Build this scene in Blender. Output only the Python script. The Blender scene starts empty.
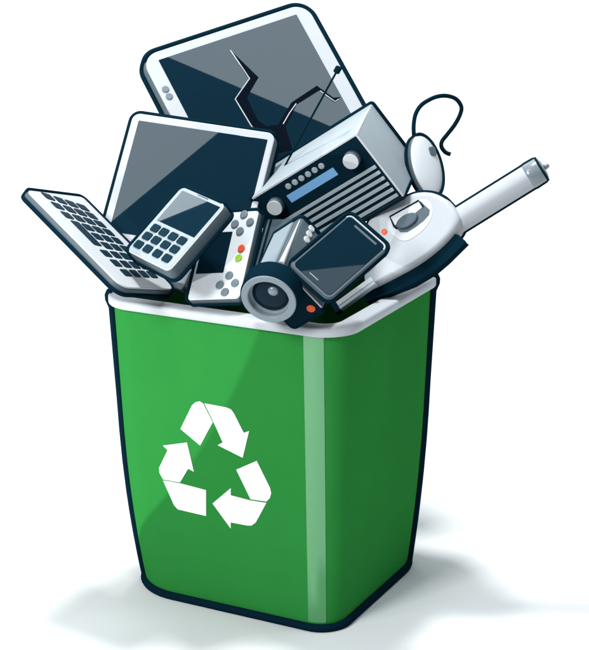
import bpy, bmesh, math, random
from mathutils import Matrix, Vector

scene = bpy.context.scene
COL = scene.collection
random.seed(4)

# ------------------------------------------------------------------ camera
cam_d = bpy.data.cameras.new('camera')
cam = bpy.data.objects.new('camera', cam_d)
COL.objects.link(cam)
cam.matrix_world = Matrix((
    (0.88361655, -0.12441191, 0.45137952, 1.18463997),
    (0.46811428, 0.25436444, -0.84626695, -2.17036417),
    (-0.00952921, 0.95907268, 0.28299962, 1.1291368),
    (0, 0, 0, 1)))
cam_d.sensor_fit = 'VERTICAL'
cam_d.sensor_height = 24.0
cam_d.lens = 24.0 * 1741.504 / 650.0
cam_d.clip_start = 0.05
cam_d.clip_end = 200
scene.camera = cam

# ------------------------------------------------------------------ world, lamps, exposure
world = bpy.data.worlds.new('World')
scene.world = world
world.use_nodes = True
WN = world.node_tree
WBG = WN.nodes['Background']
WBG.inputs['Color'].default_value = (0.84, 0.93, 1.0, 1)
WBG.inputs['Strength'].default_value = 0.33

scene.view_settings.view_transform = 'Standard'
scene.view_settings.look = 'None'
scene.view_settings.exposure = 0.0
scene.view_settings.gamma = 1.0


def area_lamp(name, loc, x, y, sx, sy, radiance, color=(1, 1, 1)):
    """rectangular area lamp; x, y are its edge directions, it shines along -(x cross y)"""
    d = bpy.data.lights.new(name, 'AREA')
    d.shape = 'RECTANGLE'
    d.size = sx
    d.size_y = sy
    d.energy = radiance * math.pi * sx * sy
    d.color = color
    o = bpy.data.objects.new(name, d)
    COL.objects.link(o)
    x = Vector(x).normalized()
    z = x.cross(Vector(y)).normalized()
    y = z.cross(x)
    o.matrix_world = Matrix(((x.x, y.x, z.x, loc[0]), (x.y, y.y, z.y, loc[1]), (x.z, y.z, z.z, loc[2]), (0, 0, 0, 1)))
    return o


def aim_lamp(name, loc, target, sx, sy, radiance, color=(1, 1, 1)):
    z = (Vector(loc) - Vector(target)).normalized()
    x = Vector((0, 0, 1)).cross(z)
    if x.length < 1e-3:
        x = Vector((1, 0, 0))
    x.normalize()
    return area_lamp(name, loc, x, z.cross(x), sx, sy, radiance, color)


# overhead key, added front fill, then unseen lamps added to mirror as glare in the screens
aim_lamp('overhead_lamp', (-0.42, 0.19, 3.8), (0.0, 0, 0.2), 0.40, 0.40, 262)
aim_lamp('fill_lamp', (-0.55, -2.5, 2.0), (0, 0, 0.35), 0.7, 0.7, 46)
area_lamp('glare_lamp', (0.772, 0.082, 2.742), (0.8603, 0.3648, -0.356), (-0.2927, 0.9254, 0.2409), 0.652, 0.324, 24, (0.86, 0.98, 1.04))
area_lamp('glare_lamp', (-0.504, -1.337, 2.365), (0.5775, 0.6002, 0.5533), (-0.8078, 0.518, 0.2812), 0.478, 0.204, 24, (0.86, 0.98, 1.04))
area_lamp('glare_lamp', (-1.648, -0.006, 2.131), (0.6821, 0.2809, 0.6752), (-0.1554, 0.9579, -0.2415), 0.185, 0.06, 24, (0.86, 0.98, 1.04))
area_lamp('glare_lamp', (1.001, -0.274, 2.58), (-0.6587, -0.7164, 0.2301), (0.6591, -0.6968, -0.2829), 0.225, 0.087, 9, (0.84, 0.98, 1.06))
area_lamp('glare_lamp', (-1.381, -0.761, 2.16), (0.511, 0.5655, 0.6474), (-0.6091, 0.7696, -0.1916), 0.151, 0.03, 24, (0.86, 0.98, 1.04))
# an added, unseen hard-edged spot; its pool's edge makes the sheen on the bin's front
sp = bpy.data.lights.new('sheen_spot', 'SPOT')
sp.energy = 50
sp.spot_size = math.radians(80)
sp.spot_blend = 0.0
sp.shadow_soft_size = 0.004
spot = bpy.data.objects.new('sheen_spot', sp)
COL.objects.link(spot)
spot.location = (-0.85, -1.3, 0.3)
spot.rotation_euler = Vector((-0.0064, 0.9571, 0.2896)).to_track_quat('-Z', 'Y').to_euler()


# ------------------------------------------------------------------ materials
def mat(name, rgb, rough=0.5, spec=0.2, coat=0.0, coat_rough=0.05, var=0.04, nscale=60.0, bump=0.0, ior=1.5):
    m = bpy.data.materials.new(name)
    m.use_nodes = True
    nt = m.node_tree
    b = nt.nodes['Principled BSDF']
    b.inputs['Roughness'].default_value = rough
    b.inputs['Specular IOR Level'].default_value = spec
    b.inputs['IOR'].default_value = ior
    b.inputs['Coat Weight'].default_value = coat
    b.inputs['Coat Roughness'].default_value = coat_rough
    tc = nt.nodes.new('ShaderNodeTexCoord')
    nz = nt.nodes.new('ShaderNodeTexNoise')
    nz.inputs['Scale'].default_value = nscale
    nz.inputs['Detail'].default_value = 4
    nt.links.new(tc.outputs['Object'], nz.inputs['Vector'])
    mx = nt.nodes.new('ShaderNodeMix')
    mx.data_type = 'RGBA'
    mx.inputs[6].default_value = tuple(c * (1 - var) for c in rgb) + (1,)
    mx.inputs[7].default_value = tuple(min(1, c * (1 + var)) for c in rgb) + (1,)
    nt.links.new(nz.outputs['Fac'], mx.inputs[0])
    nt.links.new(mx.outputs[2], b.inputs['Base Color'])
    if bump > 0:
        n2 = nt.nodes.new('ShaderNodeTexNoise')
        n2.inputs['Scale'].default_value = nscale * 12
        nt.links.new(tc.outputs['Object'], n2.inputs['Vector'])
        bp = nt.nodes.new('ShaderNodeBump')
        bp.inputs['Strength'].default_value = bump
        bp.inputs['Distance'].default_value = 0.0004
        nt.links.new(n2.outputs['Fac'], bp.inputs['Height'])
        nt.links.new(bp.outputs['Normal'], b.inputs['Normal'])
    return m


INK = mat('navy_matte', (0.0025, 0.0145, 0.025), 0.7, 0.0)  # for the added ink outlines, and for parts that are dark themselves
SCREEN = mat('dark_glass', (0.0025, 0.0145, 0.026), 0.012, 0.083, var=0.0)
PANEL = mat('navy_plastic', (0.0025, 0.0145, 0.025), 0.6, 0.01)
WHITE = mat('white_plastic', (0.405, 0.43, 0.455), 0.45, 0.2, bump=0.05)
BRIGHT = mat('white_highlight', (0.50, 0.525, 0.55), 0.4, 0.3)
PALE = mat('pale_grey_plastic', (0.30, 0.35, 0.38), 0.45, 0.25, bump=0.05)
PADFACE = mat('phone_face', (0.29, 0.34, 0.37), 0.45, 0.2, bump=0.05)
CONSOLE = mat('console_white', (0.66, 0.69, 0.72), 0.45, 0.2, bump=0.05)
LGREY = mat('light_grey_plastic', (0.21, 0.255, 0.285), 0.45, 0.2, bump=0.05)
GREY = mat('mid_grey_plastic', (0.072, 0.100, 0.118), 0.5, 0.2, bump=0.08)
DGREY = mat('slate_plastic', (0.065, 0.095, 0.115), 0.5, 0.2, bump=0.08)
KEY = mat('key_plastic', (0.004, 0.022, 0.037), 0.5, 0.06)
BUTTON = mat('button_grey', (0.13, 0.17, 0.195), 0.45, 0.2)
GREEN = mat('green_plastic', (0.023, 0.202, 0.038), 0.5, 0.0, var=0.05, nscale=18, bump=0.06)
GREEN_GLOSS = mat('green_highlight', (0.018, 0.21, 0.04), 0.12, 0.5, ior=2.3, var=0.03)  # bin green made glossier, for the added corner highlight
GREEN_GLOSS.node_tree.nodes['Principled BSDF'].inputs['Specular Tint'].default_value = (0.72, 1.0, 0.8, 1)
INNER = mat('green_inside', (0.016, 0.13, 0.03), 0.6, 0.1)
RIM = mat('rim_plastic', (0.45, 0.475, 0.505), 0.4, 0.2, bump=0.04)
MARK = mat('white_print', (0.86, 0.87, 0.88), 0.5, 0.2, var=0.01)
ORANGE = mat('orange_plastic', (0.72, 0.085, 0.02), 0.4, 0.3)
LIME = mat('lime_plastic', (0.22, 0.40, 0.03), 0.4, 0.3)
LCD = mat('blue_lcd', (0.16, 0.36, 0.62), 0.35, 0.2, var=0.03)
METAL = mat('steel', (0.16, 0.20, 0.225), 0.22, 0.9)
CRACK = mat('crack_void', (0.0015, 0.004, 0.009), 0.8, 0.02)
PAPER = mat('white_paper', (0.685, 0.69, 0.70), 0.95, 0.0, var=0.01, nscale=8)


# ------------------------------------------------------------------ mesh helpers
def obj(name, bm, m, parent=None, sharp=40, label=None):
    me = bpy.data.meshes.new(name)
    bmesh.ops.recalc_face_normals(bm, faces=bm.faces)
    bm.to_mesh(me)
    bm.free()
    me.materials.append(m)
    me.set_sharp_from_angle(angle=math.radians(sharp))
    for p in me.polygons:
        p.use_smooth = len(p.vertices) <= 4      # flat caps stay flat, so their reflections do too
    o = bpy.data.objects.new(name, me)
    COL.objects.link(o)
    if parent is not None:
        o.parent = parent
    if label:
        o['label'] = label
    return o


def thing(name, label, cat, rows=None, loc=(0, 0, 0), group=None, spin=0.0):
    o = bpy.data.objects.new(name, None)
    o.empty_display_size = 0.03
    COL.objects.link(o)
    if rows:
        M = Matrix([list(r) + [loc[i]] for i, r in enumerate(rows)] + [[0, 0, 0, 1]])
    else:
        M = Matrix.Translation(loc)
    if spin:
        M = M @ Matrix.Rotation(math.radians(spin), 4, 'Z')
    o.matrix_world = M
    o['label'] = label
    o['category'] = cat
    if group:
        o['group'] = group
    return o


def rr(x0, x1, y0, y1, r, n=8):
    """rounded rectangle, counter-clockwise; r may be one radius or four (BR, TR, TL, BL)"""
    rs = r if isinstance(r, (tuple, list)) else (r,) * 4
    pts = []
    for (cx, cy, a), q in zip(((x1, y0, -90), (x1, y1, 0), (x0, y1, 90), (x0, y0, 180)), rs):
        sx = -1 if cx == x1 else 1
        sy = -1 if cy == y1 else 1
        for i in range(n + 1):
            t = math.radians(a + 90 * i / n)
            pts.append((cx + sx * q + q * math.cos(t), cy + sy * q + q * math.sin(t)))
    return pts


def ell(cx, cy, a, b=None, n=32, rot=0):
    b = a if b is None else b
    c, s = math.cos(rot), math.sin(rot)
    return [(cx + a * math.cos(t) * c - b * math.sin(t) * s, cy + a * math.cos(t) * s + b * math.sin(t) * c)
            for t in (2 * math.pi * i / n for i in range(n))]


def normals2(pts):
    n = len(pts)
    out = []
    for i in range(n):
        k = 1
        a = Vector(pts[i - k])
        c = Vector(pts[(i + k) % n])
        d = c - a
        out.append(Vector((d.y, -d.x)).normalized() if d.length > 1e-9 else Vector((0, 0)))
    return out


def inset(pts, d):
    if d == 0:
        return list(pts)
    ns = normals2(pts)
    return [(p[0] - q.x * d, p[1] - q.y * d) for p, q in zip(pts, ns)]


def smooth_poly(pts, it=2):
    for _ in range(it):
        q = []
        for i in range(len(pts)):
            a, b = pts[i], pts[(i + 1) % len(pts)]
            q.append((a[0] * .75 + b[0] * .25, a[1] * .75 + b[1] * .25))
            q.append((a[0] * .25 + b[0] * .75, a[1] * .25 + b[1] * .75))
        pts = q
    return pts


def rings(bm, loops, cap0=True, cap1=True):
    vs = [[bm.verts.new(p) for p in lp] for lp in loops]
    n = len(vs[0])
    for a, b in zip(vs, vs[1:]):
        for i in range(n):
            j = (i + 1) % n
            bm.faces.new((a[i], a[j], b[j], b[i]))
    if cap0:
        bm.faces.new(list(reversed(vs[0])))
    if cap1:
        bm.faces.new(vs[-1])
    return vs


def prism(bm, pts, levels):
    rings(bm, [[(x, y, z) for x, y in inset(pts, d)] for z, d in levels])


def slab(bm, pts, z0, z1, b=0.001):
    """outline swept from z0 to z1 with rounded edges of size b"""
    k = 0.293 * b
    prism(bm, pts, [(z0, b), (z0 + k, k), (z0 + b, 0), (z1 - b, 0), (z1 - k, k), (z1, b)])


def plate(name, pts, z0, z1, m, parent, b=0.0004, label=None, sharp=40):
    bm = bmesh.new()
    slab(bm, pts, z0, z1, b)
    return obj(name, bm, m, parent, label=label, sharp=sharp)


def tube_bm(bm, path, r, closed=False, n=10):
    P = [Vector(p) for p in path]
    Q = [P[0]]
    for p in P[1:]:
        if (p - Q[-1]).length > 1e-5:
            Q.append(p)
    if closed and (Q[0] - Q[-1]).length < 1e-5:
        Q.pop()
    P = Q
    N = len(P)
    T = []
    for i in range(N):
        a = P[i - 1] if (closed or i > 0) else P[i]
        c = P[(i + 1) % N] if (closed or i < N - 1) else P[i]
        d = (c - a)
        T.append(d.normalized())
    u = T[0].orthogonal().normalized()
    fr = []
    for i in range(N):
        u = (u - T[i] * u.dot(T[i])).normalized()
        fr.append((u.copy(), T[i].cross(u)))
    tw = 0.0
    if closed:
        u2 = (u - T[0] * u.dot(T[0])).normalized()
        tw = math.atan2(u2.dot(fr[0][1]), u2.dot(fr[0][0]))
    loops = []
    for i in range(N):
        a, b = fr[i]
        off = -tw * i / N
        rad = r[i] if isinstance(r, (list, tuple)) else r
        loops.append([P[i] + (a * math.cos(t + off) + b * math.sin(t + off)) * rad
                      for t in (2 * math.pi * k / n for k in range(n))])
    if closed:
        vs = [[bm.verts.new(p) for p in lp] for lp in loops]
        for i in range(N):
            A, B = vs[i], vs[(i + 1) % N]
            for k in range(n):
                l = (k + 1) % n
                bm.faces.new((A[k], A[l], B[l], B[k]))
    else:
        rings(bm, loops)


def tube(name, path, r, m, parent, closed=False, n=10, label=None):
    bm = bmesh.new()
    tube_bm(bm, path, r, closed, n)
    return obj(name, bm, m, parent, sharp=60, label=label)


def resample(pts, step, closed=True):
    out = []
    n = len(pts)
    for i in range(n if closed else n - 1):
        a, b = Vector(pts[i]), Vector(pts[(i + 1) % n])
        k = max(1, int((b - a).length / step))
        for j in range(k):
            out.append(tuple(a.lerp(b, j / k)))
    if not closed:
        out.append(tuple(pts[-1]))
    return out


def spline(pts, n=8):
    """Catmull-Rom through the points"""
    P = [Vector(p) for p in pts]
    P = [P[0] * 2 - P[1]] + P + [P[-1] * 2 - P[-2]]
    out = []
    for i in range(1, len(P) - 2):
        p0, p1, p2, p3 = P[i - 1], P[i], P[i + 1], P[i + 2]
        for j in range(n):
            t = j / n
            out.append(0.5 * ((2 * p1) + (p2 - p0) * t + (2 * p0 - 5 * p1 + 4 * p2 - p3) * t * t + (3 * p1 - p0 - 3 * p2 + p3) * t ** 3))
    out.append(P[-2])
    return out


def outline_tube(parent, pts, v, zf, zb, r, out=0.0):  # ink outline modelled as a tube along the silhouette facing the camera
    """tube added as the ink outline of a slab, crossing from its front edge to its back edge at the corners"""
    q = inset(pts, -out)
    ns = normals2(pts)
    path = []
    for p, m in zip(q, ns):
        s = m.x * v[0] + m.y * v[1]
        t = min(1, max(0, (s / math.hypot(*v) + 0.18) / 0.36))
        t = t * t * (3 - 2 * t)
        path.append((p[0], p[1], zf + (zb - zf) * t))
    return tube('ink_outline', path, r * 1.2, INK, parent, closed=True)


def cyl(bm, cx, cy, z0, z1, r, b=0.0005, n=32, ry=None):
    slab(bm, ell(cx, cy, r, ry, n), z0, z1, b)


def button(name, cx, cy, z0, h, r, m, parent, ry=None, label=None):
    bm = bmesh.new()
    cyl(bm, cx, cy, z0, z0 + h, r, min(h * .45, r * .3), 28, ry)
    return obj(name, bm, m, parent, label=label, sharp=50)


# ------------------------------------------------------------------ setting: one seamless sweep of white paper
AZ = 0.48999
FW = Vector((-math.sin(AZ), math.cos(AZ), 0))
RT = Vector((math.cos(AZ), math.sin(AZ), 0))
prof = [(-7, 0), (-2, 0), (0.9, 0)]
for i in range(1, 13):
    a = math.radians(90 * i / 12)
    prof.append((0.9 + 0.8 * math.sin(a), 0.8 - 0.8 * math.cos(a)))
prof.append((1.7, 5.5))
bm = bmesh.new()
cols = [[bm.verts.new(RT * x + FW * d + Vector((0, 0, z))) for d, z in prof] for x in (-5, -1.5, 1.5, 5)]
for A, B in zip(cols, cols[1:]):
    for i in range(len(prof) - 1):
        bm.faces.new((A[i], B[i], B[i + 1], A[i + 1]))
ground = obj('ground', bm, PAPER)
ground['kind'] = 'structure'

# ------------------------------------------------------------------ recycling bin
W2, D2, BH = 0.18720, 0.16991, 0.45
KX, KY = 0.8878, 0.8945
CR = 0.044


def corner_radius(z, k):
    """k: 0 near, 1 right, 2 back, 3 left; the far corners round off more towards the foot"""
    r = CR * (0.9 + 0.1 * z / BH)
    if k:
        t = max(0.0, 1 - z / 0.26)
        r += 0.006 + 0.042 * t * t
    return r


def bin_sides(z):
    f = min(1, z / BH)
    return (-(0.1885 + 0.0105 * f), W2 * (KX + (1 - KX) * f), -D2 * (KY + (1 - KY) * f), 0.1690 + 0.0030 * f)


def bin_outline(z, off=0.0, n=14):
    x0, x1, y0, y1 = bin_sides(z)
    return rr(x0 - off, x1 + off, y0 - off, y1 + off, [corner_radius(z, k) + off for k in range(4)], n)


bin_ = thing('recycling_bin', 'green plastic recycling bin with white rim and white arrow emblem, heaped with old electronics', 'bin')


def loop(z, off):
    return [(x, y, z) for x, y in bin_outline(z, off)]


bm = bmesh.new()
rings(bm, [loop(0.003, -0.006), loop(0.0045, -0.002), loop(0.008, 0), loop(0.011, 0), loop(0.015, 0), loop(0.02, 0), loop(0.027, 0), loop(0.035, 0), loop(0.05, 0), loop(0.07, 0), loop(0.085, 0), loop(0.115, 0), loop(0.15, 0), loop(0.20, 0), loop(0.25, 0), loop(0.30, 0), loop(0.452, 0),
           loop(0.452, -0.006), loop(0.30, -0.006), loop(0.15, -0.006), loop(0.07, -0.006), loop(0.012, -0.006)])
obj('body', bm, GREEN, bin_, sharp=30)
bm = bmesh.new()
rings(bm, [loop(0.4515, -0.0062), loop(0.30, -0.0064), loop(0.15, -0.0064), loop(0.0125, -0.0064)], cap0=False, cap1=True)
bin_liner = obj('inner_wall', bm, INNER, bin_)
# rim: a rolled lip
bm = bmesh.new()
lo = lambda z, o: [(x, y, z) for x, y in bin_outline(BH, o)]
rg = [lo(0.449, 0.0015), lo(0.449, 0.0070), lo(0.4505, 0.0080), lo(0.459, 0.0080), lo(0.4612, 0.0067), lo(0.462, 0.0045),
      lo(0.462, -0.016), lo(0.4612, -0.0185), lo(0.459, -0.0195), lo(0.447, -0.0195), lo(0.446, -0.018), lo(0.446, -0.0066), lo(0.450, -0.003)]
vs = rings(bm, rg, cap0=False, cap1=False)
for i in range(len(vs[0])):
    j = (i + 1) % len(vs[0])
    bm.faces.new((vs[-1][i], vs[-1][j], vs[0][j], vs[0][i]))
obj('rim', bm, RIM, bin_, sharp=50)
# corner highlight: a glossy strip added to stand for the near corner's sheen
bm = bmesh.new()
st = []
for z in (0.005, 0.02, 0.15, 0.30, 0.444, 0.4515):
    f = z / BH
    w = W2 * (KX + (1 - KX) * f)
    d = D2 * (KY + (1 - KY) * f)
    r = corner_radius(z, 0)
    row = []
    row.append(((w - r) - 0.0005 - 0.0115 * f, -d, 0.0, -1.0, z))
    for k in range(8):
        a = math.radians(-90 + (37 - 14 * f) * k / 7)
        row.append(((w - r) + r * math.cos(a), (-d + r) + r * math.sin(a), math.cos(a), math.sin(a), z))
    st.append(row)
V = {}
for i, row in enumerate(st):
    for k, (x, y, nx, ny, z) in enumerate(row):
        for q, off in ((0, -0.0006), (1, 0.0007)):
            V[i, k, q] = bm.verts.new((x + nx * off, y + ny * off, z))
for i in range(len(st) - 1):
    for k in range(8):
        for q in (0, 1):
            bm.faces.new((V[i, k, q], V[i, k + 1, q], V[i + 1, k + 1, q], V[i + 1, k, q]))
    for k in (0, 8):
        bm.faces.new((V[i, k, 0], V[i, k, 1], V[i + 1, k, 1], V[i + 1, k, 0]))
for i in (0, len(st) - 1):
    for k in range(8):
        bm.faces.new((V[i, k, 0], V[i, k + 1, 0], V[i, k + 1, 1], V[i, k, 1]))
obj('corner_highlight', bm, GREEN_GLOSS, bin_, sharp=50, label='glossy green strip added as the highlight up the near corner')
# dark tubes added as ink outlines round the foot and up the far corners
tube('ink_outline', [(x, y, 0.0052) for x, y in bin_outline(0.006, 0.0025)], 0.0060, INK, bin_, closed=True)


def corner_line(sx, sy, ang, k):
    pts = []
    a = math.radians(ang)
    for z, e in ((0.006, 0), (0.008, 0), (0.011, 0), (0.015, 0), (0.02, 0), (0.027, 0), (0.035, 0), (0.05, 0), (0.07, 0), (0.085, 0), (0.115, 0), (0.15, 0), (0.20, 0), (0.25, 0), (0.30, 0), (0.440, 0.0010), (0.446, 0.0030), (0.452, 0.0054), (0.458, 0.0058), (0.462, 0.0040), (0.4635, 0.0010)):
        x0, x1, y0, y1 = bin_sides(z)
        r = corner_radius(min(z, BH), k)
        e += 0.0022
        pts.append(((x1 - r if sx > 0 else x0 + r) + (r + e) * math.cos(a), (y1 - r if sy > 0 else y0 + r) + (r + e) * math.sin(a), z))
    return pts


for sx, sy, ang, k in ((-1, -1, 206, 3), (1, 1, 24, 1), (-1, 1, 120, 2)):
    tube('ink_outline', corner_line(sx, sy, ang, k), 0.0060, INK, bin_)

# recycling emblem: three folded arrows lying on the front wall
UP = Vector((0, -0.03980573, 0.99920744))
FN = Vector((0, -0.99920744, -0.03980573))
F0 = Vector((0, -0.15198, 0))
ARROWS = (
    ([(-0.0733, 0.2781), (-0.0519, 0.3176), (-0.0461, 0.3231), (-0.0388, 0.3258), (-0.0334, 0.3235), (-0.0188, 0.2971), (-0.0415, 0.2577)],
     [(-0.0309, 0.3239), (0.005, 0.3233), (0.0124, 0.3214), (0.0171, 0.316), (0.0316, 0.289), (0.0404, 0.2932), (0.0283, 0.2507), (-0.0121, 0.2631), (-0.0034, 0.2688), (-0.0171, 0.2978)]),
    ([(0.017, 0.2303), (0.051, 0.2496), (0.0713, 0.2113), (0.0727, 0.2037), (0.0699, 0.1954), (0.0643, 0.1896), (0.0386, 0.1884)],
     [(0.0642, 0.1872), (0.0455, 0.1531), (0.0381, 0.1469), (0.0305, 0.1458), (0.0039, 0.1455), (0.0035, 0.1357), (-0.0252, 0.1698), (0.0064, 0.1996), (0.0059, 0.1883), (0.0372, 0.1862)]),
    ([(-0.0971, 0.2412), (-0.105, 0.2467), (-0.0637, 0.2584), (-0.0545, 0.2146), (-0.0638, 0.2177), (-0.079, 0.1934), (-0.1079, 0.193), (-0.1134, 0.2022), (-0.1138, 0.2102)],
     [(-0.108, 0.191), (-0.0791, 0.1917), (-0.0353, 0.1888), (-0.0374, 0.1477), (-0.0851, 0.1492), (-0.0913, 0.1546)]))
for pieces in ARROWS:
    bm = bmesh.new()
    for poly in pieces:
        rings(bm, [[F0 + Vector((1, 0, 0)) * x + UP * t + FN * h for x, t in poly] for h in (-0.0005, 0.0009)])
    obj('emblem_arrow', bm, MARK, bin_)

# ------------------------------------------------------------------ cracked tablet
t = thing('tablet', 'large white framed tablet with a jagged crack across its screen, behind the radio', 'tablet',
          ((0.61976, -0.5709, 0.53849), (0.76596, 0.29065, -0.57343), (0.17086, 0.76785, 0.61742)), (-0.1135, 0.1829, 0.6832), spin=4.5)
out = rr(-0.149, 0.150, -0.165, 0.159, 0.03, 10)
plate('back_shell', out, -0.022, -0.004, GREY, t, 0.004)
plate('bezel', inset(rr(-0.149, 0.150, -0.165, 0.159, 0.03, 10), 0.003), -0.0045, 0.0, WHITE, t, 0.0015)
plate('screen', rr(-0.1225, 0.1225, -0.14, 0.141, 0.001, 2), -0.001, 0.0006, SCREEN, t, 0.0002)
outline_tube(t, out, (-0.338, -0.397), -0.004, -0.019, 0.0040, 0.001)
for y in (0.0903, 0.0768):
    button('button', -0.1345, y, 0.0, 0.0018, 0.0056, BUTTON, t)
crack = [(-0.0072, 0.1161), (0.0124, 0.0583), (-0.0213, 0.0326), (-0.0229, -0.0093), (-0.0151, -0.0239), (0.0041, -0.0280), (0.0412, -0.0002),
         (0.0937, 0.0126), (0.1090, -0.0160), (0.1205, -0.0190), (0.1075, -0.0225), (0.0932, 0.0036), (0.0481, -0.0062), (0.0130, -0.0345),
         (0.005, -0.075), (-0.03, -0.07), (-0.0359, -0.0129), (-0.0384, 0.0360), (-0.0005, 0.0609)]
bm = bmesh.new()
rings(bm, [[(x, y, z) for x, y in reversed(crack)] for z in (0.0002, 0.0011)])
cr = obj('crack', bm, CRACK, t)
for path in ([(-0.0082, 0.1175), (-0.0022, 0.0612), (-0.0398, 0.0362), (-0.0372, -0.0135), (-0.032, -0.045)],
             [(0.0115, -0.0300), (0.0300, -0.0160), (0.0474, -0.0050)], [(0.0940, 0.0022), (0.1078, -0.0235), (0.1150, -0.0218)]):
    tube('chipped_glass_edge', resample([(x, y, 0.0012) for x, y in path], 0.01, False), 0.0011, WHITE, cr, n=6)

# ------------------------------------------------------------------ flat screen with white frame
t = thing('flat_screen', 'flat display panel with plain white frame, standing behind the keyboard and keypad phone', 'display',
          ((0.97249, -0.03113, 0.23087), (0.20899, 0.55445, -0.80555), (-0.10293, 0.83164, 0.5457)), (-0.1388, -0.0176, 0.6012))
out = rr(-0.1145, 0.1125, -0.102, 0.1025, 0.014, 8)
plate('back_shell', out, -0.024, -0.004, GREY, t, 0.004)
plate('bezel', inset(out, 0.0015), -0.0045, 0.0, WHITE, t, 0.0015)
plate('screen', rr(-0.1014, 0.1014, -0.0892, 0.0892, 0.001, 2), -0.001, 0.0006, SCREEN, t, 0.0002)
outline_tube(t, out, (0.303, -0.308), -0.003, -0.021, 0.0027, 0.0006)

# ------------------------------------------------------------------ keyboard
t = thing('keyboard', 'small white computer keyboard with dark keys, poking out over the left of the rim', 'keyboard',
          ((-0.00976, -0.82917, 0.55891), (0.96556, 0.13752, 0.22088), (-0.26, 0.54182, 0.79927)), (-0.184, -0.1776, 0.5482))
out = rr(-0.0765, 0.0685, -0.106, 0.107, (0.016, 0.010, 0.012, 0.020), 8)
plate('case', out, -0.0135, -0.002, GREY, t, 0.003)
plate('key_deck', inset(out, 0.0018), -0.003, 0.0, BRIGHT, t, 0.001)
outline_tube(t, out, (-0.84, -0.44), -0.001, -0.012, 0.0026, 0.0004)
rows = [0.0845 - 0.0197 * i for i in range(9)]
for i, y in enumerate(rows):
    sl = -0.25 + 0.030 * i
    dx = 0.0008 * i - 0.002
    for k, x in enumerate((-0.0325, -0.0085, 0.0140, 0.0365)):
        if k == 0 and i in (3, 4, 5):
            continue
        kx, ky = x + dx, y + sl * (x - 0.005)
        w, h = 0.0091, 0.0073
        q = [(px + kx, py + ky + sl * px) for px, py in rr(-w, w, -h, h, 0.0026, 3)]
        plate('key', q, 0.0, 0.0011, KEY, t, 0.0004)
q = [(px - 0.0300, py + 0.0128 - 0.15 * px) for px, py in rr(-0.0091, 0.0091, -0.0268, 0.0268, 0.0026, 3)]
plate('space_bar', q, 0.0, 0.0011, KEY, t, 0.0004)

# ------------------------------------------------------------------ keypad phone
t = thing('keypad_phone', 'grey mobile phone with small screen above twelve dark keys, lying across the keyboard end', 'mobile phone',
          ((0.92184, 0.35073, -0.16494), (-0.3712, 0.67652, -0.63603), (-0.11149, 0.64754, 0.75383)), (-0.0617, -0.1786, 0.5795))
out = rr(-0.0515, 0.0515, -0.0635, 0.062, 0.011, 8)
plate('body', out, -0.024, -0.0015, GREY, t, 0.004)
plate('bevel_highlight', inset(out, 0.0012), -0.002, 0.0, BRIGHT, t, 0.0006)  # bright layer standing for the highlight on the bevelled edge
plate('face', inset(out, 0.0030), -0.0004, 0.0006, PADFACE, t, 0.0004)
plate('screen', rr(-0.0415, 0.0450, -0.0025, 0.0540, 0.001, 2), 0.0, 0.0011, SCREEN, t, 0.0002)
plate('earpiece', rr(-0.010, 0.014, 0.0568, 0.0582, 0.0006, 3), 0.0004, 0.0012, GREY, t, 0.0002)
outline_tube(t, out, (0.757, -0.23), -0.001, -0.021, 0.0026, 0.0004)
for j, y in enumerate((-0.0142, -0.0299, -0.0464)):
    for k, x in enumerate((-0.0317, -0.0118, 0.0095, 0.0299)):
        x -= 0.0022 * j * (1 - k / 3)
        plate('key', rr(x - 0.0083, x + 0.0083, y - 0.0063, y + 0.0063, 0.0032, 4), 0.0004, 0.0022, KEY, t, 0.0007)

# ------------------------------------------------------------------ handheld game console
t = thing('game_console', 'white handheld game console with grey dot buttons and one orange and one green button', 'game console',
          ((0.98939, -0.12576, -0.0727), (0.02793, 0.65583, -0.75439), (0.14255, 0.74436, 0.65239)), (-0.0217, -0.1201, 0.5318))
out = rr(-0.0432, 0.0432, -0.0712, 0.0710, 0.007, 8)
plate('body', out, -0.0145, -0.0015, GREY, t, 0.003)
plate('faceplate', inset(out, 0.0012), -0.002, 0.0, CONSOLE, t, 0.0008)
plate('screen', rr(-0.0375, 0.0072, -0.0288, 0.0368, 0.001, 2), -0.0005, 0.0006, SCREEN, t, 0.0002)
outline_tube(t, out, (0.498, -0.429), -0.001, -0.0125, 0.0024, 0.0004)
for x, y in ((0.0196, 0.0647), (0.0082, 0.0498), (0.0324, 0.0518), (0.0192, 0.0377), (0.0183, -0.033), (0.0064, -0.0476), (0.0303, -0.0453), (0.0173, -0.0592)):
    button('button', x, y - 0.001, -0.0003, 0.0022, 0.0062, BUTTON, t, ry=0.0066)
button('button', 0.0280, 0.0085, -0.0003, 0.0022, 0.0055, ORANGE, t, ry=0.0060, label='orange button')
button('button', 0.0270, -0.0067, -0.0003, 0.0022, 0.0055, LIME, t, ry=0.0060, label='lime green button')

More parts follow.
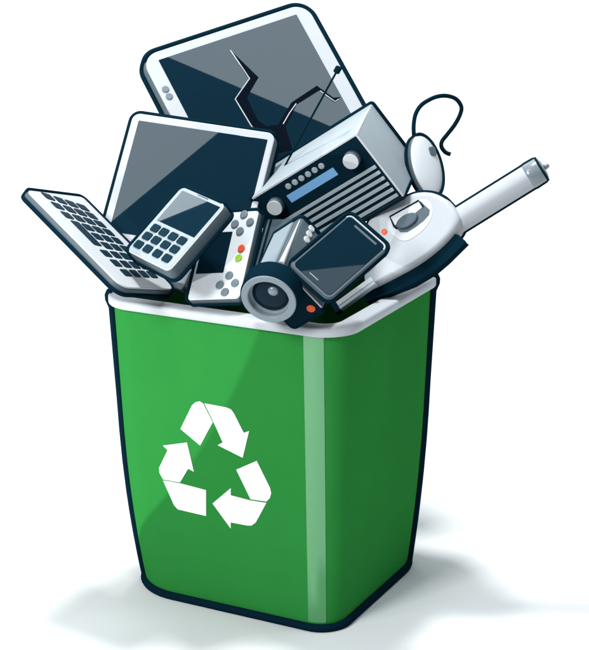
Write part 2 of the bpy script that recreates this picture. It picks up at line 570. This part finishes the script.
# ------------------------------------------------------------------ radio
t = thing('radio', 'box shaped grey radio with dark front panel, white dials, blue display and aerial', 'radio',
          ((0.84106, -0.49977, 0.207), (0.03362, -0.33363, -0.9421), (0.5399, 0.79932, -0.2638)), (0.0701, 0.021, 0.5952))
out = rr(-0.0995, 0.1000, -0.0580, 0.0580, 0.003, 4)
plate('case', out, -0.1035, -0.0012, PALE, t, 0.002)
plate('front_frame', inset(out, 0.0004), -0.0015, 0.0004, BRIGHT, t, 0.0006)
plate('front_panel', rr(-0.0972, 0.0968, -0.0555, 0.0545, 0.001, 3), 0.0, 0.0012, PANEL, t, 0.0003)
outline_tube(t, out, (0.458, 0.239), -0.001, -0.1020, 0.0026, 0.0005)
for x, y in ((-0.0770, 0.0280), (0.0665, 0.0280)):
    bm = bmesh.new()
    cyl(bm, x + 0.006, y + 0.002, 0.0008, 0.013, 0.0122, 0.001)
    k = obj('dial', bm, GREY, t)
    bm = bmesh.new()
    cyl(bm, x + 0.006, y + 0.002, 0.0125, 0.0142, 0.0116, 0.0006)
    obj('dial_cap', bm, BRIGHT, k)
for x in (-0.0366, -0.0241, -0.0116, 0.0009, 0.0134, 0.0259):
    button('button', x, 0.0440, 0.0008, 0.0030, 0.0048, PALE, t)
plate('display', rr(-0.0495, 0.0386, 0.0202, 0.0333, 0.0006, 2), 0.0008, 0.0018, LCD, t, 0.0002)
bm = bmesh.new()
for i, y in enumerate((0.0022, -0.0078, -0.0182, -0.0288, -0.0394, -0.0498)):
    slab(bm, rr(-0.0880, 0.0940, y - 0.0027, y + 0.0027, 0.0008, 2), 0.0008, 0.0032, 0.0006)
obj('speaker_grille', bm, PALE, t)
tube('edge_highlight', [(0.0975, 0.0555, -0.001), (0.0983, 0.0563, -0.035), (0.0988, 0.0568, -0.085)], [0.0030, 0.0022, 0.0008], BRIGHT, t)  # tapered white strip added as the highlight on the case edge
ax0, ax1 = Vector((-0.055, 0.0570, -0.06)), Vector((0.1035, 0.1330, -0.06))
an = tube('aerial', [ax0, ax0.lerp(ax1, .5), ax1], 0.0015, INK, t)
d = (ax1 - ax0).normalized()
tube('aerial_tip', [ax1, ax1 + d * 0.001, ax1 + d * 0.009, ax1 + d * 0.010], [0.003, 0.0048, 0.0048, 0.003], INK, an)

# ------------------------------------------------------------------ camcorder
t = thing('camcorder', 'dark camcorder with a big round lens, resting on the front of the rim', 'camcorder',
          ((0.82595, -0.52633, 0.20196), (-0.03444, -0.40468, -0.91381), (0.5627, 0.7478, -0.35237)), (0.1265, -0.1985, 0.5027))
out = rr(-0.0286, 0.0286, -0.0372, 0.0500, 0.006, 6)
plate('body', out, -0.121, -0.002, GREY, t, 0.003)
plate('front_panel', inset(out, 0.0008), -0.003, 0.0005, PANEL, t, 0.001)
bm = bmesh.new()
bmesh.ops.create_cube(bm, size=1, matrix=Matrix.Translation((-0.004, 0.0508, -0.060)) @ Matrix.Diagonal((0.038, 0.003, 0.108, 1)))
bmesh.ops.bevel(bm, geom=bm.edges[:], offset=0.0012, segments=2, affect='EDGES')
obj('top_panel', bm, LGREY, t)
tube('trim_glint', [(0.0262, 0.0492, -0.110), (0.0270, 0.0488, -0.06), (0.0272, 0.0485, -0.006)], [0.0008, 0.0022, 0.0042], BRIGHT, t)  # white strips here are added to stand for the glint along the edges
tube('trim_glint', [(0.0284, 0.012, -0.0015), (0.0284, -0.012, -0.0015), (0.0284, -0.032, -0.0015)], 0.0012, BRIGHT, t)
for z in (-0.113, -0.0995, -0.086):
    bm = bmesh.new()
    rings(bm, [[(0.0275, 0.0290 + b, z + a) for a, b in reversed(ell(0, 0, 0.0058, 0.0052, 24))],
               [(0.0300, 0.0290 + b, z + a) for a, b in reversed(ell(0, 0, 0.0058, 0.0052, 24))],
               [(0.0308, 0.0290 + b, z + a) for a, b in reversed(ell(0, 0, 0.0046, 0.0040, 24))]])
    obj('button', bm, BRIGHT, t)
button('button', 0.0167, -0.0246, 0.0, 0.0022, 0.0062, ORANGE, t, label='orange record button')
LX, LY = -0.0011, 0.0298


def revolve(name, prof_, m, parent, cx=LX, cy=LY, n=48, cap0=True, cap1=True, sharp=40):
    bm = bmesh.new()
    rings(bm, [[(cx + r * math.cos(a), cy + r * math.sin(a), z) for a in (2 * math.pi * i / n for i in range(n))] for r, z in prof_], cap0, cap1)
    return obj(name, bm, m, parent, sharp=sharp)


lens = revolve('lens_barrel', [(0.0385, -0.001), (0.0400, 0.004), (0.0400, 0.027), (0.0385, 0.030), (0.030, 0.030), (0.0285, 0.020)], INK, t)
revolve('lens_ring', [(0.0292, 0.0290), (0.0372, 0.0290), (0.0376, 0.0310), (0.0366, 0.0322), (0.0292, 0.0322), (0.0280, 0.0310), (0.0280, 0.0235), (0.0265, 0.0215), (0.0240, 0.0205)], LGREY, lens, sharp=30, cap0=False)
revolve('lens_glass', [(0.0252, 0.0204)] + [(0.0252 * math.cos(a), 0.0208 + 0.0055 * math.sin(a)) for a in (0.1, .4, .7, 1.0, 1.25, 1.45, 1.55)], SCREEN, lens, sharp=80)
revolve('inner_lens', [(0.0075, 0.0215)] + [(0.0075 * math.cos(a), 0.024 + 0.005 * math.sin(a)) for a in (0.0, .3, .6, .9, 1.2, 1.4, 1.54)], METAL, lens, cx=LX + 0.010, cy=LY + 0.004, n=24, sharp=80)
outline_tube(t, out, (0.557, 0.305), -0.002, -0.119, 0.0025, 0.0004)

# ------------------------------------------------------------------ smartphone
t = thing('smartphone', 'slim black glass smartphone lying tilted against the camcorder and vacuum', 'smartphone',
          ((0.82385, 0.31294, 0.47259), (-0.01703, 0.84706, -0.53122), (-0.56655, 0.4296, 0.70318)), (0.1817, -0.1609, 0.5625))
out = rr(-0.0372, 0.0376, -0.0620, 0.0625, 0.010, 8)
plate('body', out, -0.0085, -0.0008, DGREY, t, 0.002)
plate('rim_band', inset(out, 0.0012), -0.0014, 0.0, GREY, t, 0.0006)
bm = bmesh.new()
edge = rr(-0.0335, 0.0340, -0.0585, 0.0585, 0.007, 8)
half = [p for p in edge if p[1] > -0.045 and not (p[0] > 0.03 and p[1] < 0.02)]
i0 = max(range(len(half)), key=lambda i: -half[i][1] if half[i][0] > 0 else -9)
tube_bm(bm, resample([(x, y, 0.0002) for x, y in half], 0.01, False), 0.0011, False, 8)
obj('trim_glint', bm, BRIGHT, t)
plate('screen', rr(-0.0322, 0.0328, -0.0572, 0.0565, 0.006, 6), -0.0004, 0.0007, SCREEN, t, 0.0002)
plate('earpiece', rr(-0.0175, 0.0225, 0.0480, 0.0515, 0.0015, 4), 0.0004, 0.0014, GREY, t, 0.0003)
plate('home_mark', rr(-0.009, 0.0068, -0.0510, -0.0498, 0.0005, 3), 0.0004, 0.0012, PALE, t, 0.0002)
outline_tube(t, out, (0.1, -0.494), -0.0008, -0.0075, 0.0026, 0.0005)

# ------------------------------------------------------------------ handheld vacuum
t = thing('handheld_vacuum', 'white handheld vacuum with long pale tube, lying over the right of the rim', 'vacuum cleaner',
          ((0.70051, -0.71338, 0.01969), (0.39692, 0.36653, -0.84149), (0.59309, 0.59729, 0.53991)), (0.2024, 0.038, 0.5495))
VB = [(-0.1030, -0.0245), (-0.1020, -0.0200), (-0.0960, -0.0080), (-0.0850, 0.0100), (-0.0680, 0.0360), (-0.0560, 0.0540), (-0.0440, 0.0660), (-0.0300, 0.0680), (-0.0151, 0.0680), (0.0227, 0.0605), (0.0372, 0.0555), (0.0490, 0.0470), (0.0590, 0.0360),
      (0.0670, 0.0190), (0.0691, 0.0011), (0.0678, -0.0150), (0.0621, -0.0256), (0.043, -0.0341), (0.0151, -0.0391), (-0.0183, -0.0397), (-0.0566, -0.0343), (-0.0858, -0.0290), (-0.0970, -0.0262)]
VB = smooth_poly(list(reversed(VB)), 2)
bm = bmesh.new()
VCX, VCY = -0.012, 0.010
rings(bm, [[(VCX + (x - VCX) * k, VCY + (y - VCY) * k, z) for x, y in VB]
           for z, k in ((-0.042, 0.90), (-0.0405, 0.95), (-0.037, 0.985), (-0.032, 1), (-0.006, 1), (-0.0035, 0.993), (-0.001, 0.978), (0.001, 0.955), (0.0024, 0.92), (0.003, 0.87))])
obj('body', bm, WHITE, t, sharp=60)
outline_tube(t, VB, (0.06, -0.47), -0.003, -0.032, 0.0024, -0.0005)
base = [(-0.1052, -0.016), (-0.1122, -0.0345), (-0.0763, -0.046), (-0.0413, -0.0560), (-0.0078, -0.0594), (0.0149, -0.0575), (0.0530, -0.0510), (0.0490, -0.0370), (0.0410, -0.028), (0.02, -0.02), (-0.06, -0.01)]
plate('base', list(reversed(base)), -0.022, -0.008, INK, t, 0.0015)
panel = smooth_poly(list(reversed([(-0.0284, 0.0329), (-0.0170, 0.0470), (0.0400, 0.0420), (0.0466, 0.0185), (0.0272, -0.0020), (-0.0100, -0.0052), (-0.0240, 0.006)])), 2)  # outline of the highlight plate
plate('grip_highlight', panel, 0.0020, 0.0036, BRIGHT, t, 0.0006)  # brighter white plate that puts the body's highlight into colour
win = smooth_poly(list(reversed([(-0.0150, 0.0465), (0.0338, 0.0390), (0.0350, 0.0290), (0.0385, 0.0125), (0.0165, 0.0070), (-0.0140, 0.0100), (-0.0175, 0.0320)])), 1)
g = plate('grip_recess', win, 0.0030, 0.0042, GREY, t, 0.0003)
hole = list(reversed([(-0.0141, 0.0447), (0.0315, 0.0378), (0.0318, 0.0269), (0.0177, 0.0258), (-0.0157, 0.0296)]))
plate('grip_opening', hole, 0.0040, 0.0048, BRIGHT, g, 0.0002)
tube('ink_outline', [(x, y, 0.0046) for x, y in ((-0.0160, 0.0230), (-0.0175, 0.0290), (-0.0150, 0.0455), (0.0320, 0.0390), (0.0325, 0.0265))], 0.0014, INK, g)
plate('trigger', ell(0.0022, 0.0228, 0.0172, 0.0100, 28, -0.12), 0.0042, 0.0085, DGREY, t, 0.002, sharp=70)
button('button', -0.0338, 0.0317, 0.0015, 0.0030, 0.0042, ORANGE, t, ry=0.0050, label='orange button')
plate('release_catch', ell(-0.0255, 0.0610, 0.0095, 0.0062, 24, 0.0), -0.026, -0.004, GREY, t, 0.002)
A, B = Vector((0.050, -0.0100, -0.022)), Vector((0.1770, -0.0205, -0.022))
d = (B - A).normalized()
tube('tube', [A, A.lerp(B, .5), B], 0.0178, WHITE, t, n=40)
cap = tube('tube_end', [B - d * 0.001, B, B + d * 0.004, B + d * 0.019, B + d * 0.024, B + d * 0.0255], [0.0176, 0.0184, 0.0186, 0.0182, 0.0155, 0.010], METAL, t, n=40)
tube('ink_outline', [B + d * 0.020, B + d * 0.023], [0.0186, 0.0170], INK, cap, n=40)
tube('nozzle_pin', [B + d * 0.025, B + d * 0.030, B + d * 0.033], [0.0042, 0.0042, 0.0025], METAL, cap, n=16)
side = d.cross(Vector((0.0625, -0.4683, 0.8814))).normalized()
for q in (-1, 1):
    tube('ink_outline', [p + side * q * 0.0184 for p in (A, A.lerp(B, .5), B - d * 0.001)] + [B + d * 0.004 + side * q * 0.0190, B + d * 0.018 + side * q * 0.0185, B + d * 0.0225 + side * q * 0.0166], 0.0023, INK, t)

# ------------------------------------------------------------------ computer mouse
t = thing('computer_mouse', 'white oval computer mouse with a curling dark cable, balanced beside the radio', 'computer mouse',
          ((0.55376, -0.3927, 0.73426), (0.83244, 0.28188, -0.47706), (-0.01963, 0.87541, 0.48299)), (0.1883, 0.1096, 0.6365))
out = ell(0.0012, 0.0, 0.0248, 0.0478, 48)
bm = bmesh.new()
prism(bm, out, [(-0.016, 0.005), (-0.0145, 0.002), (-0.011, 0), (-0.004, 0), (-0.003, 0.0008)])
obj('base', bm, GREY, t, sharp=60)
bm = bmesh.new()
loops = []
for a in (0.0, 0.15, .3, .5, .7, .9, 1.1, 1.3, 1.45, 1.54):
    c, s = math.cos(a), math.sin(a)
    loops.append([(0.0012 + 0.0242 * c * math.cos(q), 0.0 + 0.0470 * c * math.sin(q), -0.0042 + 0.0085 * s) for q in (2 * math.pi * i / 48 for i in range(48))])
rings(bm, loops)
obj('shell', bm, BRIGHT, t, sharp=80)
plate('scroll_wheel', smooth_poly(rr(0.0075, 0.0185, 0.0125, 0.0255, 0.003, 3), 1), 0.0010, 0.0048, DGREY, t, 0.0008)
outline_tube(t, out, (-0.535, -0.238), -0.003, -0.0145, 0.0024, 0.0003)
cb = [(-0.0040, 0.0440), (-0.0056, 0.0512), (-0.0039, 0.0644), (0.0019, 0.0783), (0.0136, 0.09), (0.0307, 0.0977), (0.047, 0.102), (0.0649, 0.1026), (0.0813, 0.0979),
      (0.0899, 0.0868), (0.0867, 0.0757), (0.0764, 0.0629), (0.0609, 0.0496), (0.0497, 0.0402), (0.0462, 0.0315), (0.0496, 0.0223), (0.0557, 0.0173)]
tube('cable', spline([(x, y, -0.009 + 0.012 * math.sin(i * .35)) for i, (x, y) in enumerate(cb)], 6), 0.0031, INK, t, n=12)

# ------------------------------------------------------------------ small things glimpsed between the others
CM = ((0.98939, -0.12576, -0.0727), (0.02793, 0.65583, -0.75439), (0.14255, 0.74436, 0.65239))
t = thing('hard_drive', 'slate grey box wedged upright between the game console and the camcorder', 'hard drive', CM, (0.012, -0.036, 0.520), spin=-3)
out = rr(-0.025, 0.030, -0.050, 0.055, 0.003, 4)
plate('case', out, -0.018, 0.0, GREY, t, 0.001)
plate('cover', rr(-0.016, 0.029, -0.048, 0.053, 0.002, 4), -0.0005, 0.0015, DGREY, t, 0.0005)
tube('ink_outline', [(-0.0165, -0.048, 0.001), (-0.0165, 0, 0.001), (-0.0165, 0.053, 0.001)], 0.0020, INK, t)
tube('ink_outline', [(-0.0250, -0.048, 0.0), (-0.0250, 0, 0.0), (-0.0250, 0.053, 0.0)], 0.0020, INK, t)

t = thing('power_plug', 'small grey plug block peeping out between keypad phone and game console', 'plug', CM, (-0.103, -0.107, 0.486), spin=-10)
out = rr(-0.013, 0.013, -0.018, 0.018, 0.006, 6)
plate('body', out, -0.016, 0.0, PALE, t, 0.004)
plate('collar', rr(-0.0136, 0.0136, -0.019, -0.007, 0.005, 4), -0.017, 0.001, GREY, t, 0.002)

t = thing('memory_stick', 'pale grey memory stick with dark end, under the smartphone near the right rim', 'memory stick',
          ((0.70051, -0.71338, 0.01969), (0.39692, 0.36653, -0.84149), (0.59309, 0.59729, 0.53991)), (0.138, -0.040, 0.470))
out = rr(-0.022, 0.04, -0.007, 0.007, 0.001, 2)
plate('body', out, -0.010, 0.0, PALE, t, 0.001)
plate('stripe', rr(-0.021, 0.04, -0.001, 0.006, 0.0006, 2), -0.0004, 0.0006, WHITE, t, 0.0002)
plate('end_cap', rr(-0.030, -0.0215, -0.008, 0.008, 0.002, 3), -0.011, 0.001, INK, t, 0.001)
